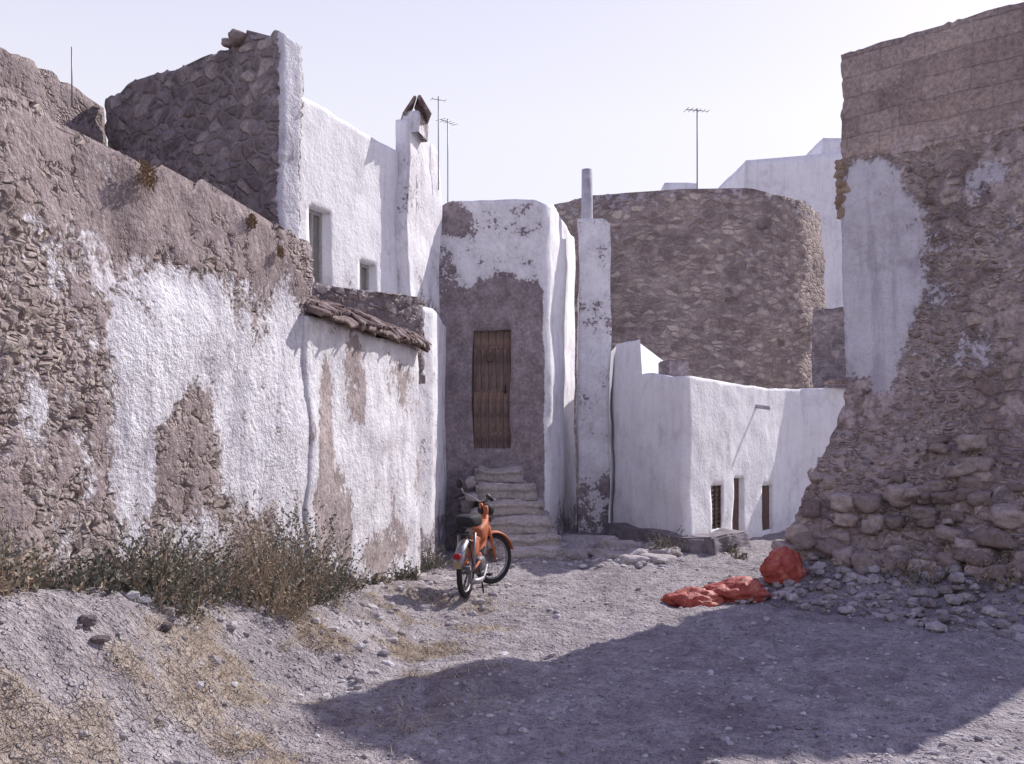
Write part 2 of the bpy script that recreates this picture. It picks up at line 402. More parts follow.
upper=empty('white_house',(-2,12.5,0))
def up(o): o.parent=upper; o.matrix_parent_inverse=Matrix.Translation((2,-12.5,0)); return o
def upl(x,y,z,si,lu): return 1.0-.35*blob(lu,z,1.0,3.3,1.0,.3)
up(building('walls',[(-2.42,11.17),(-1.53,13.3),(-1.7,15),(-4,15),(-4.6,12.9)],lambda x,y:5.47+.02*n1(x*3,y*3)-.04*sm(11.5,13.2,y),M_white,res=.06,segres={2:.3,3:.3,4:.3},pl=upl,cem=lambda *a:.9,
   openings={0:[(.26,.68,3.34,4.28,.17),(1.33,1.75,3.46,3.84,.14)]},wob=.03))
d0=Vector((.89,2.13,0)).normalized(); o0=Vector((d0.y,-d0.x,0)); a0=Vector((-2.42,11.17,0)); ang=math.atan2(d0.y,d0.x)
M_glass=simple('blind_board',(.24,.23,.21),rough=.6,var=.2); M_frame=simple('grey_paint',(.40,.38,.38),var=.2,scale=20); M_dark=simple('dark_gap',(.03,.026,.03),var=.2)
for (u0,u1,z0,z1) in ((.26,.68,3.34,4.28),(1.33,1.75,3.46,3.84)):
    c=a0+d0*((u0+u1)/2)-o0*.13; w=u1-u0; hh=z1-z0
    up(box('window_blind',c+Vector((0,0,(z0+z1)/2)),(w,.02,hh),M_glass,rz=ang,bev=0))
    f=a0+d0*((u0+u1)/2)-o0*.105
    for dx in (-w/2+.03,0,w/2-.03): up(box('window_frame',f+d0*dx+Vector((0,0,(z0+z1)/2)),(.035,.03,hh-.01),M_frame,rz=ang,bev=.004))
    for dz in (z0+.025,z1-.03): up(box('window_rail',f+Vector((0,0,dz)),(w-.02,.026,.04),M_frame,rz=ang,bev=.004))
up(building('chimney_pier',[(-1.55,13.32),(-1.37,13.24),(-1.07,14.7),(-1.1,15.3),(-1.75,15.2)],lambda x,y:5.84+.03*n1(x*5,y*5),M_white,res=.06,pl=lambda x,y,z,si,lu:.88-.35*blob(y,z,14.0,3.2,.8,.6)-.25*blob(y,z,13.6,4.9,.5,.6),cem=lambda *a:.9,wob=.06))
up(building('chimney_stack',[(-1.46,13.36),(-1.25,13.30),(-1.16,13.75),(-1.38,13.8)],5.98,M_white,zbot=5.7,res=.05,pl=lambda *a:.6,cem=lambda *a:.9,wob=.02))
for sgn in (-1,1):
    up(box('chimney_hood',Vector((-1.31+sgn*.10,13.55,6.06)),(.30,.5,.045),M_tile,rot=(0,sgn*math.radians(58),.2),bev=.01))
door_h=empty('door_house',(0,16,0))
def dh(o): o.parent=door_h; o.matrix_parent_inverse=Matrix.Translation((0,-16,0)); return o
def dpl(x,y,z,si,lu):
    if si==0:
        g=min(sm(.0,.22,lu),1-sm(1.58,1.70,lu)) ; up_=1-sm(3.55,4.0,z+.45*abs(lu-1.0)-.28)
        v=.78-1.0*g*up_
        v-=.6*blob(lu,z,.15,4.95,.4,.3); v-=.35*blob(lu,z,.1,3.9,.25,.6); v-=.2*blob(lu,z,1.2,4.9,.5,.3)
        return v
    return .95-.5*(1-sm(.2,.9,z))
dh(building('walls',[(-1.14,15.0),(.50,15.0),(.58,15.09),(1.13,18),(-1.4,18)],lambda x,y:5.2-.10*(1-sm(-1.14,-.9,x))-.07*sm(.3,.55,x)*(1-sm(15,15.3,y))+.02*n1(x*4,y*4),M_white,res=.055,segres={3:.08,4:.3},
    openings={0:[(.56,1.125,1.46,3.25,.16)]},pl=dpl,cem=lambda *a:.9,wob=.05))
dm=NT('door_paint'); co=dm.coords(); mz=dm.n('ShaderNodeMapping'); dm.l(co,mz.inputs[0]); mz.inputs['Scale'].default_value=(14,14,1.2)
gr=dm.noise(mz.outputs[0],2,4,.7).outputs[0]; pt=dm.noise(co,3.2,4,.7).outputs[0]
dm.col(dm.mix(.8,dm.ramp(pt,[(.36,(.13,.10,.095)),(.5,(.21,.15,.13)),(.62,(.31,.205,.155))]),dm.ramp(gr,[(.3,(.5,.5,.5)),(.7,(1.3,1.3,1.3))]),'MULTIPLY')); dm.bump(gr,.01); M_door=dm.m
for i in range(5): dh(box('door_plank',(-1.14+.56+.056+i*.113,15.10,2.355),(.109,.03+.008*(i%2),1.78),M_door,bev=.003))
for z in (1.7,3.0,2.35): dh(box('door_batten',(-.297,15.078,z),(.53,.014,.05),M_door,bev=.004))
dh(box('door_plaque',(-.33,15.062,2.85),(.10,.012,.13),M_wood,bev=.003))
dh(tube('door_latch',[(-.10,15.05,2.3),(-.10,15.03,2.36),(-.10,15.05,2.42)],.01,M_dark,seg=6))
col=building('chimney_column',[(1.09,16.4),(1.60,16.4),(1.62,16.95),(1.12,16.95)],lambda x,y:5.23-.1*sm(1.5,1.6,x),M_white,res=.06,pl=lambda x,y,z,si,lu:.72-.3*(z<1),cem=lambda *a:.9,wob=.05)
M_pipe=simple('pipe_cement',(.42,.40,.43),var=.25,scale=8)
tube('flue_pipe',[(1.25,16.65,5.1),(1.25,16.65,5.3),(1.25,16.65,6.1)],[.11,.095,.09],M_pipe,seg=16)
low=empty('low_white_house',(4,17,0))
def lo(o): o.parent=low; o.matrix_parent_inverse=Matrix.Translation((-4,-17,0)); return o
def lowtop(x,y):
    if x<1.99 : return 3.14+.015*n1(x*4,y*4)
    return 2.62-.14*sm(2.0,2.44,x)+.03*n1(x*2,y*2)+.06*sm(4,6,x)
lo(building('walls',[(1.66,16.1),(1.985,15.25),(1.995,15.22),(2.42,14.07),(2.51,14.08),(4.8,17.6),(5.2,18.05),(5.82,18.4),(6.9,18.6),(6.9,22),(1.98,22)],lowtop,M_white,res=.07,segres={8:.4,9:.4,10:.5},
   pl=lambda x,y,z,si,lu:1.4-.5*(1-sm(0,.4,z)),cem=lambda *a:.9,wob=.06,
   openings={4:[(.80,1.22,.27,.92,.10),(1.72,2.16,.06,1.02,.14),(3.0,3.55,.08,.83,.12)]}))
d1=Vector((2.29,3.52,0)).normalized(); o1=Vector((d1.y,-d1.x,0)); a1=Vector((2.51,14.08,0)); an1=math.atan2(d1.y,d1.x)
M_shut=simple('brown_shutter',(.13,.085,.07),var=.3,scale=14)
def lowp(u,dep,z): return a1+d1*u-o1*dep+Vector((0,0,z))
for i in range(9): lo(box('louvre',lowp(1.01,.05,.32+i*.07),(.38,.05,.012),M_shut,rot=(math.radians(35),0,an1),bev=.002))
for u in (.82,1.01,1.20): lo(box('shutter_stile',lowp(u,.035,.595),(.03,.035,.64),M_shut,rz=an1,bev=.004))
lo(box('basement_door',lowp(1.94,.10,.54),(.43,.03,.95),M_shut,rz=an1,bev=.004))
lo(box('shutter_leaf',lowp(3.14,.07,.455),(.26,.03,.74),M_shut,rz=an1,bev=.004)); lo(box('shutter_leaf',lowp(3.41,.07,.455),(.26,.03,.74),M_shut,rz=an1,bev=.004))
lo(tube('rain_spout',[lowp(2.75,.05,2.16),lowp(2.75,-.22,2.12)],.035,M_pipe,seg=10))
lo(box('roof_vent',(2.42,15.0,2.63),(.34,.34,.3),M_white,rz=.3,bev=.02))
M_plinth=simple('plinth_cement',(.22,.195,.21),var=.4,scale=4,bump=.04)
lo(box('plinth',(2.06,14.9,.10),(.32,2.6,.34),M_plinth,rz=-math.atan2(2.2,.84)+math.radians(90),bev=.03,jit=.06))
lo(box('plinth_front',a1+d1*.55+o1*.22+Vector((0,0,.08)),(1.5,.4,.36),M_plinth,rz=an1,bev=.03,jit=.06))
lo(box('coping',(6.35,18.47,2.66),(1.1,.35,.06),M_tile,rz=.18,bev=.01))

tp=[(4.4+4.05*math.cos(2*math.pi*i/56),28+4.05*math.sin(2*math.pi*i/56)) for i in range(56)]
def txf(x,y,z):
    k=1+.012*(7.6-z); return (4.4+(x-4.4)*k,28+(y-28)*k,z)
building('round_stone_tower',tp,lambda x,y:7.62+.06*fbm(x,y,0,4)+.06*n1(x*5,y*5),M_tower,res=.11,xf=txf,wob=.10,
   cem=lambda x,y,z,si,lu:.15+.25*(z>7.2)+.3*n1(x*.6,z*.6,y*.6))
building('stone_wall',[(6.5,21.6),(9.2,20.6),(9.4,21.1),(6.7,22.1)],lambda x,y:4.45+.05*fbm(x*2,y*2),M_stone,res=.1,wob=.08)
bw_=empty('distant_white_house',(10,36,0))
for nm,pts,z in (('main_block',[(7.95,34),(11.9,34),(11.9,40),(7.6,40)],lambda x,y:11.1+.09*(x-8)),('roof_room',[(10.68,34.3),(12.6,34.3),(12.6,38),(10.68,38)],lambda x,y:11.95)):
    o=building(nm,pts,z,M_white,res=.3,pl=lambda *a:1.4,cem=lambda *a:.9,wob=.04); o.parent=bw_; o.matrix_parent_inverse=Matrix.Translation((-10,-36,0))
building('white_parapet',[(5.2,34),(6.3,34),(6.3,35),(5.2,35)],lambda x,y:10.35,M_white,res=.3,pl=lambda *a:1.3,wob=.03)

nF=Vector((-.69,-.724))
def rtop(x,y):
    s_=rs(x,y); return 5.87-.9*sm(1.95,2.5,s_)-.5*sm(2.5,3.0,s_)+.02*n1(s_*5,0)
def rxf(x,y,z):
    k=max(0,1.95-z); k=k*.24+.12*k*k*.5
    front=((x-4.9)*nF.x+(y-10.8)*nF.y)
    s_=rs(x,y)
    bulge=.10*fbm(x*1.5,y*1.5,z*1.5,3)*min(1,max(0,2.4-z))
    if front>-.15:
        x+=nF.x*(k+bulge); y+=nF.y*(k+bulge)
    if s_<.12:
        x-=.72*k*1.0; y+=.69*k*1.0
    return x,y,z
def rpl(x,y,z,si,lu):
    if si!=0: return .2
    v=.14+.80*blob(lu,z,.33,3.45,.62,1.25); v=max(v,.47*blob(lu,z,1.1,2.7,.6,.7)); v=max(v,.40*blob(lu,z,1.5,3.9,.6,.5)); return v
building('ruined_wall',[(3.67,11.1),(5.83,9.03),(6.66,9.9),(4.5,11.97)],rtop,M_right,res=.045,segres={1:.15,2:.2,3:.12},xf=rxf,wob=.06,pl=rpl,
   blk=lambda x,y,z,si,lu:sm(4.35,4.95,z),cem=lambda x,y,z,si,lu:(.40+.3*n1(lu*1.3,z*1.3,5))*(z>1.7)*(z<4.8))

# ---------------------------------------------------------------- stones
def ico(n):
    bm=bmesh.new(); bmesh.ops.create_icosphere(bm,subdivisions=n,radius=1); t=([v.co.copy() for v in bm.verts],[tuple(v.index for v in f.verts) for f in bm.faces]); bm.free(); return t
T1,T2,T3=ico(1),ico(2),ico(3)
def stone_mat(name,a,b):
    s=NT(name); co=s.coords(); v=s.attr('var')
    c=s.ramp(v,[(0,a),(1,b)]); f=s.noise(co,18,4,.72).outputs[0]
    s.col(s.mix(.8,c,s.ramp(f,[(.3,(.6,.59,.6)),(.7,(1.3,1.3,1.3))]),'MULTIPLY')); s.bump(f,.03); return s.m
def stones(name,L,mat,T=T1,flat=.6,smooth=False,block=0.0,par=None):
    V=[];F=[];A=[]
    for (x,y,z,r) in L:
        rot=Matrix.Rotation(U(0,6.28),3,'Z')@Matrix.Rotation(U(-.4,.4),3,'X'); sx,sy,sz=U(.75,1.35),U(.7,1.1),flat*U(.7,1.25)
        b0=len(V); sd=Vector((U(0,99),U(0,99),U(0,99))); vv=R()
        for c in T[0]:
            q=c.copy()
            if block:
                m=max(abs(q.x),abs(q.y),abs(q.z)); q=q.lerp(q/m*.85,block)
            q=q*(1+.3*noise.noise(q*1.3+sd)+(.11*noise.noise(q*3.5+sd)))
            q=rot@Vector((q.x*sx,q.y*sy,q.z*sz)); V.append((x+q.x*r,y+q.y*r,z+q.z*r)); A.append(vv)
        F+= [tuple(i+b0 for i in f) for f in T[1]]
    o=mesh_obj(name,V,F,mat,par,smooth=smooth); at=o.data.attributes.new('var','FLOAT','POINT'); at.data.foreach_set('value',A); return o
M_s1=stone_mat('pebble',(.30,.27,.275),(.64,.61,.61)); M_s2=stone_mat('boulder',(.24,.19,.175),(.50,.42,.375)); M_s3=stone_mat('step_stone',(.36,.32,.315),(.54,.49,.475)); M_or=stone_mat('ochre_stone',(.30,.21,.15),(.42,.33,.25)); M_s4=stone_mat('earthy_rubble',(.24,.205,.20),(.52,.475,.465))
L=[]
for i in range(10000):
    y=3.0+11*R()**1.1; x=U(-.6*y,.62*y)
    if wall_t(x,y)<.1 or rs(x,y)>0 and (x-3.67)*.69+(y-11.1)*.724>0: continue
    if n1(x*.9,y*.9,7)+U(-.5,.5)<(.1 if wall_t(x,y)<2 else -.15): continue
    r=.006+.018*R()**3+(.028*R() if R()<.07 else 0); L.append((x,y,gh(x,y)+r*.15,r))
stones('gravel',L,M_s1)
L=[]
for i in range(1400):
    s_=U(-.9,3.1); dn=.5+1.5*R()**1.5
    x=3.67+.72*s_-.69*dn; y=11.1-.69*s_-.724*dn; r=.012+.075*R()**3.0; L.append((x,y,gh(x,y)+r*.2+.10*max(0,n1(x*2,y*2,3)),r))
stones('rubble_heap',L,M_s4,T=T1,flat=.55)
L=[]
for i in range(360):
    y=U(5.6,11.5); t=.3+1.1*R()**1.3; x=-3.84+.227*y+t*1.025; r=.010+.05*R()**3.5; L.append((x,y,gh(x,y)+r*.2,r))
for i in range(200):
    x=U(-.6,2.2); y=U(12.3,14.4); r=.02+.05*R()**2; L.append((x,y,gh(x,y)+r*.2,r))
stones('loose_rubble',L,M_s1,T=T1)
L=[]
for i in range(160):
    s_=U(-.5,2.6); z=U(.15,1.7)*(.3+.7*R()); k=max(0,1.95-z); k=k*.24+.06*k*k
    if s_<.1: x=3.67-.72*k*U(0,1)-.69*k*U(.2,1); y=11.1+.69*k*.5-.724*k*.9
    else: x=3.67+.72*s_-.69*k; y=11.1-.69*s_-.724*k
    r=.07+.11*R()**1.3; L.append((x,y,max(z,gh(x,y)+.02),r))
stones('fallen_boulders',L,M_s2,T=T3,flat=.62,smooth=True,block=.8)
L=[(3.68,11.14,4.66-.11*i,.085-.007*i) for i in range(6)]+[(3.72,11.12,4.6-.12*i,.10) for i in range(5)]
stones('broken_masonry',L,M_or,T=T3,flat=.9,smooth=True,block=.8)
L=[(-3.1-.07*i+.02*(i%2),11.42+.05*i,6.17+.05*(i%2),.10) for i in range(3)]+[(-3.17,11.48,6.24,.07)]
stones('loose_coping_stones',L,M_s2,T=T3,flat=.8,smooth=True,block=.4)
L=[(U(.7,2.1),U(12.7,14.6),.06,U(.14,.30)) for i in range(26)]+[(.95,14.3,.12,.26),(.62,14.0,.1,.2),(1.35,14.9,.08,.3)]
L+=[(-.88,10.9,.05,.17),(-1.05,11.2,.05,.15),(-.7,11.1,.03,.12)]
stones('paving_rocks',L,M_s3,T=T3,flat=.36,smooth=True,block=.6)
stones('dark_rocks',[(-2.1,4.95,gh(-2.1,4.95)+.02,.06),(-2.02,4.9,gh(-2.02,4.9)+.02,.045),(-1.9,5.5,gh(-1.9,5.5)+.02,.04)],stone_mat('dark_rock',(.08,.065,.07),(.18,.15,.15)),T=T3,block=.4,flat=.5)

st=empty('stone_stairs',(0,14,0))
M_step=M_s3
for i,(x0,x1,yf,z) in enumerate([(-.57,.15,14.52,1.20),(-.48,.34,14.24,.97),(-.37,.45,13.96,.745),(-.29,.55,13.68,.53),(-.2,.64,13.38,.33),(-.2,.66,13.06,.15)]):
    bm=bmesh.new(); bmesh.ops.create_cube(bm,size=1)
    dd=15.0-yf; bmesh.ops.scale(bm,vec=(x1-x0,dd,.24 if i<5 else .3),verts=bm.verts)
    bmesh.ops.bevel(bm,geom=bm.edges[:],offset=.03,segments=2,affect='EDGES')
    bmesh.ops.subdivide_edges(bm,edges=bm.edges[:],cuts=6,use_grid_fill=True)
    c=Vector(((x0+x1)/2,(yf+15)/2,z-.12))
    for v in bm.verts:
        w=v.co+c
        if v.co.z>.02: v.co.y-=.05 if v.co.y<-dd*.4 else 0
        v.co+=noise.noise_vector(w*3.2)*.06+noise.noise_vector(w*9)*.025
    me=bpy.data.meshes.new('step'); bm.to_mesh(me); bm.free(); me.polygons.foreach_set('use_smooth',[True]*len(me.polygons))
    o=bpy.data.objects.new('step_%d'%(i+1),me); scene.collection.objects.link(o); o.parent=st; o.location=c-Vector((0,14,0)); me.materials.append(M_step)
    at=me.attributes.new('var','FLOAT','POINT'); at.data.foreach_set('value',[.5+.09*i]*len(me.vertices))
L=[(-.62+.09*i+U(-.05,.03),14.62-.27*i,.98-.2*i,.12) for i in range(5)]+[(-.66,14.8,.6,.16),(-.6,14.5,.4,.15),(-.5,14.2,.25,.15)]+[(.55,13.6,.2,.14),(.5,14.2,.42,.13),(.38,14.5,.6,.12),(.1,14.7,.95,.1)]
o=stones('side_rubble',[(a,b-14,c,d) for a,b,c,d in L],M_s3,T=T3,flat=.7,smooth=True,block=.6); o.parent=st

# ---------------------------------------------------------------- sacks
def sack(name,x,y,sx,sy,sz,seed,rz=0,neck=0):
    bm=bmesh.new(); bmesh.ops.create_icosphere(bm,subdivisions=5,radius=1)
    sd=Vector((seed*7.1,seed*3.3,seed))
    for v in bm.verts:
        q=v.co.copy(); r=1+.28*noise.noise(q*1.4+sd)+.14*noise.noise(q*3.2+sd)
        w=q+noise.noise_vector(q*1.5+sd)*.5
        fold=1-min(1,abs(noise.noise(Vector((w.x*3.2,w.y*3.2,w.z*2))+sd))*5); r+=.075*fold
        fold2=1-min(1,abs(noise.noise(Vector((w.x*7,w.y*7,w.z*6))+sd))*4); r+=.04*fold2
        if neck: r+=neck*max(0,q.x*.8+q.z*.6-.85)*4
        q*=r; z=max(q.z,-.5+.04*n1(q.x*4,q.y*4)); v.co=Vector((q.x*sx,q.y*sy,(z+.55)*sz/1.5))
    me=bpy.data.meshes.new(name); bm.to_mesh(me); bm.free(); me.polygons.foreach_set('use_smooth',[True]*len(me.polygons))
    o=bpy.data.objects.new(name,me); scene.collection.objects.link(o); o.location=(x,y,gh(x,y)-.02); o.rotation_euler=(0,0,rz); me.materials.append(M_sack)
sk=NT('red_plastic_sack'); co=sk.coords(); nz=sk.noise(co,6,4,.7).outputs[0]
sk.col(sk.ramp(nz,[(.34,(.25,.045,.035)),(.52,(.44,.095,.065)),(.68,(.56,.22,.17))])); sk.b.inputs['Roughness'].default_value=.55; sk.b.inputs['Specular IOR Level'].default_value=.3
sk.bump(sk.noise(co,22,4,.6).outputs[0],.02); M_sack=sk.m
sack('rubbish_sack',1.78,9.8,.27,.2,.16,1,.1,.3); sack('rubbish_sack',2.25,9.95,.32,.22,.20,2,.3); sack('rubbish_sack',2.82,10.4,.225,.2,.33,5,.5,.12)

# ---------------------------------------------------------------- vegetation
def leafmat(name,stops):
    s=NT(name); v=s.attr('var'); s.col(s.ramp(v,stops)); s.b.inputs['Roughness'].default_value=.8
    return s.m
M_leaf=leafmat('weed_leaf',[(0,(.10,.10,.08)),(.35,(.17,.17,.135)),(.6,(.25,.245,.20)),(.75,(.29,.21,.15)),(1,(.46,.37,.27))])
M_dry=leafmat('dry_stalk',[(0,(.22,.16,.11)),(.5,(.42,.33,.23)),(1,(.60,.52,.39))])
M_moss=leafmat('wall_herb',[(0,(.16,.10,.06)),(1,(.30,.21,.13))])
def weeds(name,specs,mat,drybias=0,leafy=5):
    V=[];F=[];A=[]
    for (cx,cy,rx,ry,h,n) in specs:
        for _ in range(n):
            an=U(0,6.28); rr=R()**.6; x=cx+math.cos(an)*rr*rx; y=cy+math.sin(an)*rr*ry; z=gh(x,y)-.02
            hh=h*U(.3,1.0)*(1-.35*rr)*(1+.4*n1(x*4,y*4)); lean=Vector((math.cos(an)*rr*.5+U(-.4,.4),math.sin(an)*rr*.4+U(-.4,.4),1)).normalized()
            dry=R()<drybias; va=U(.72,1) if dry else R()*.7; p=Vector((x,y,z)); k=6; w=.0035; pts=[]
            for i in range(k+1):
                pts.append(p.copy()); lean+=Vector((U(-.2,.2),U(-.2,.2),-.05)); p=p+lean.normalized()*hh/k
            sd=Vector((math.cos(an+1.5),math.sin(an+1.5),0))
            b0=len(V)
            for i,q in enumerate(pts):
                ww=w*(1-i/(k+1)); V.append(tuple(q-sd*ww)); V.append(tuple(q+sd*ww)); A+= [min(1,va+.2)]*2
            for i in range(k): F.append((b0+2*i,b0+2*i+1,b0+2*i+3,b0+2*i+2))
            for i in range(1,k+1):
                for _l in range(2 if dry else leafy):
                    q=pts[i]-(pts[i]-pts[i-1])*R(); d=(Vector((U(-1,1),U(-1,1),U(-.2,.9))).normalized()+lean*.5).normalized(); ln=U(.014,.042); e=d.cross(Vector((U(-1,1),U(-1,1),U(-1,1)))).normalized()*ln*.22
                    b=len(V); V+= [tuple(q),tuple(q+d*ln*.5+e),tuple(q+d*ln),tuple(q+d*ln*.5-e)]; F.append((b,b+1,b+2,b+3)); lv=max(0,min(1,va+U(-.15,.15))); A+=[lv]*4
    o=mesh_obj(name,V,F,mat); at=o.data.attributes.new('var','FLOAT','POINT'); at.data.foreach_set('value',A); return o
def wx(y,t): return -3.84+.227*y+t*1.025
weeds('weed_bush',[(wx(5.0,.15),5.0,.15,.3,.48,130),(wx(5.5,.2),5.5,.2,.25,.25,70)],M_leaf,.4)
weeds('weed_bush',[(wx(6.05,.28),6.05,.28,.3,.62,240),(wx(6.5,.25),6.5,.2,.25,.5,130)],M_leaf,.35)
weeds('weed_bush',[(wx(7.25,.38),7.25,.35,.4,.95,340)],M_leaf,.75)
weeds('weed_bush',[(wx(7.95,.32),7.95,.3,.35,.95,340),(wx(8.45,.25),8.45,.2,.25,.55,130)],M_leaf,.3)
weeds('weed_bush',[(wx(9.2,.22),9.2,.13,.2,.22,50),(wx(10.0,.2),10.0,.12,.2,.2,40),(wx(10.6,.3),10.6,.1,.15,.28,50)],M_leaf,.3)
weeds('weed_bush',[(-1.02,12.5,.14,.2,.5,60)],M_leaf,.1)
weeds('weed_bush',[(2.02,13.3,.16,.16,.48,70)],M_leaf,.0)
weeds('weed_bush',[(3.05,14.1,.12,.12,.28,26),(3.0,13.2,.1,.1,.18,18)],M_leaf,.4)
weeds('weed_bush',[(4.05,9.85,.35,.3,.42,100),(4.7,9.3,.4,.25,.42,120)],M_leaf,.85)
def tuft(name,x,y,z,r,n,mat=M_moss):
    V=[];F=[];A=[]
    for _ in range(n):
        o_=Vector((R()**.5*r,U(-r,r)*1.6,U(-r,r))); p=Vector((x,y,z))+o_*.8; d=Vector((U(-.3,.9),U(-.7,.7),U(-.8,.8))).normalized()*U(.015,.04); e=Vector((U(-1,1),U(-1,1),U(-1,1))).normalized()*.006
        b=len(V); V+=[tuple(p-e),tuple(p+e),tuple(p+d)]; F.append((b,b+1,b+2)); A+=[R()]*3
    o=mesh_obj(name,V,F,mat); at=o.data.attributes.new('var','FLOAT','POINT'); at.data.foreach_set('value',A)
for (y,z,n,r) in ((6.35,3.28,500,.09),(7.75,3.3,300,.06),(8.25,3.15,200,.05)): tuft('wall_herb',wx(y,.03),y,z,r,n)
V=[];F=[];A=[]
for _ in range(110000):
    y=3.4+7.4*R()**1.1; x=wx(y,0)+ .2+2.6*R()
    if R()>strawd(x,y)*.8: continue
    z=gh(x,y); an=U(0,6.28); ln=U(.03,.12); el=U(0,.85)**1.5; d=Vector((math.cos(an)*math.cos(el),math.sin(an)*math.cos(el),math.sin(el)))*ln; e=Vector((-math.sin(an),math.cos(an),0))*U(.0018,.0034)
    p=Vector((x,y,z+.004)); b=len(V); V+=[tuple(p-e),tuple(p+e),tuple(p+d)]; F.append((b,b+1,b+2)); A+=[R()]*3
o=mesh_obj('dry_grass',V,F,M_dry); at=o.data.attributes.new('var','FLOAT','POINT'); at.data.foreach_set('value',A)

# ---------------------------------------------------------------- antennas, pipes
M_met=simple('dull_metal',(.30,.29,.32),rough=.5,metal=.3,var=.2)
def antenna(x,y,z0,z1,w,rz,els=5,r=.02):
    a=empty('tv_antenna',(x,y,z0),rz); H=z1-z0
    tube('mast',[(0,0,0),(0,0,H)],r,M_met,a,6)
    if els:
        tube('boom',[(-w/2,0,H-.05),(w/2,0,H-.05)],r*.6,M_met,a,6)
        for i in range(els):
            px=-w/2+w*i/(els-1); l=w*.32*(1-.1*i); tube('element_%d'%i,[(px,-l,H-.05),(px,l,H-.05)],r*.4,M_met,a,5)
antenna(-1.06,14.4,5.2,6.55,.2,.4,2,.009)
antenna(-.97,15.1,5.1,6.45,.32,.9,5,.009)
antenna(5.0,27,7.5,10.55,.62,.2,6,.02)
antenna(-5.15,11.7,5.5,6.2,.1,0,0,.009)
me_=empty('meter_pipes',(-1.0,13.1,0))
for dx in (0,.09): tube('riser',[(dx-.12,-.02+dx*2,1.75),(dx-.12,-.02+dx*2,2.45)],.01,M_met,me_,6)
for z in (1.8,2.1,2.4): tube('cross_pipe',[(-.14,-.03,z),(.0,.2,z)],.009,M_met,me_,6)
building('narrow_wall',[(-1.22,12.5),(-1.03,12.9),(-.99,15.2),(-1.5,15.2)],3.3,M_white,res=.08,pl=lambda x,y,z,si,lu:.75-.3*(z<.5),cem=lambda *a:.9)

# ---------------------------------------------------------------- moped
mp=empty('moped',(-.45,9.72,gh(-.45,9.72)-.005),math.atan2(.95,.20)); mp.scale=(.93,.93,.93)
M_or2=simple('orange_paint',(.42,.13,.06),rough=.55,var=.35,scale=8); M_blk=simple('black_rubber',(.03,.028,.032),rough=.7,var=.2); M_chr=simple('worn_chrome',(.30,.28,.30),rough=.5,metal=.7,var=.3); M_eng=simple('engine_alloy',(.14,.13,.14),rough=.6,metal=.5,var=.3)
def child(name,bm,mat,par,smooth=True):
    me=bpy.data.meshes.new(name); bm.to_mesh(me); bm.free()
    if smooth: me.polygons.foreach_set('use_smooth',[True]*len(me.polygons))
    o=bpy.data.objects.new(name,me); scene.collection.objects.link(o); me.materials.append(mat); o.parent=par; return o
def ring(name,R0,r,mat,par,c=(0,0,0),seg=40,wy=1.0,m=8):
    V=[];F=[]
    for i in range(seg):
        a=2*math.pi*i/seg
        for k in range(m):
            b=2*math.pi*k/m; rr=R0+r*math.cos(b); V.append((c[0]+rr*math.cos(a),c[1]+r*wy*math.sin(b),c[2]+rr*math.sin(a)))
    for i in range(seg):
        for k in range(m):
            i2=(i+1)%seg; F.append((i*m+k,i*m+(k+1)%m,i2*m+(k+1)%m,i2*m+k))
    return mesh_obj(name,V,F,mat,par,smooth=True)
def wheel(name,par,c,ang=0):
    w=bpy.data.objects.new(name,None); scene.collection.objects.link(w); w.parent=par; w.location=c; w.rotation_euler=(0,0,ang)
    ring('tyre',.262,.030,M_blk,w,seg=48,m=10); ring('rim',.228,.011,M_chr,w,seg=48,wy=1.5)
    tube('hub',[(0,-.05,0),(0,.05,0)],.045,M_eng,w,14); tube('axle',[(0,-.075,0),(0,.075,0)],.012,M_chr,w,8)
    for i in range(28):
        a=2*math.pi*i/28; b=a+(.5 if i%2 else -.5); sy=.035 if i%4<2 else -.035
        tube('spoke_%d'%i,[(.04*math.cos(b),sy,.04*math.sin(b)),(.222*math.cos(a),0,.222*math.sin(a))],.0022,M_chr,w,4)
    return w
wheel('rear_wheel',mp,(0,0,.292))
stz=bpy.data.objects.new('steering',None); scene.collection.objects.link(stz); stz.parent=mp; stz.location=(.98,0,0); stz.rotation_euler=(0,0,math.radians(-34))
wheel('front_wheel',stz,(.08,0,.292))
for y in (-.055,.055):
    tube('fork_leg',[(.08,y,.292),(.0,y,.56),(-.03,y,.66)],[.014,.018,.02],M_or2,stz,10)
tube('fork_crown',[(-.03,-.06,.66),(-.03,.06,.66)],.022,M_or2,stz,10); tube('steering_column',[(-.03,0,.62),(-.10,0,.93)],.024,M_or2,stz,12)
def fender(name,R0,a0,a1,c,mat,par,w=.055):
    V=[];F=[];N=22;m=7
    for i in range(N+1):
        a=a0+(a1-a0)*i/N
        for k in range(m):
            t=(k/(m-1)-.5)*2; rr=R0-.028*t*t; V.append((c[0]+rr*math.cos(a),t*w,c[2]+rr*math.sin(a)))
    for i in range(N):
        for k in range(m-1): F.append((i*m+k,i*m+k+1,(i+1)*m+k+1,(i+1)*m+k))
    o=mesh_obj(name,V,F,mat,par,smooth=True); md=o.modifiers.new('t','SOLIDIFY'); md.thickness=.005; return o
fender('front_fender',.325,math.radians(15),math.radians(165),(.08,0,.292),M_or2,stz)
fender('rear_fender',.33,math.radians(20),math.radians(165),(0,0,.292),M_chr,mp,.055)
tube('handlebar',[(-.20,-.28,1.0),(-.17,-.2,1.04),(-.12,-.08,.98),(-.10,0,.95),(-.12,.08,.98),(-.17,.2,1.04),(-.20,.28,1.0)],.012,M_chr,stz,10)
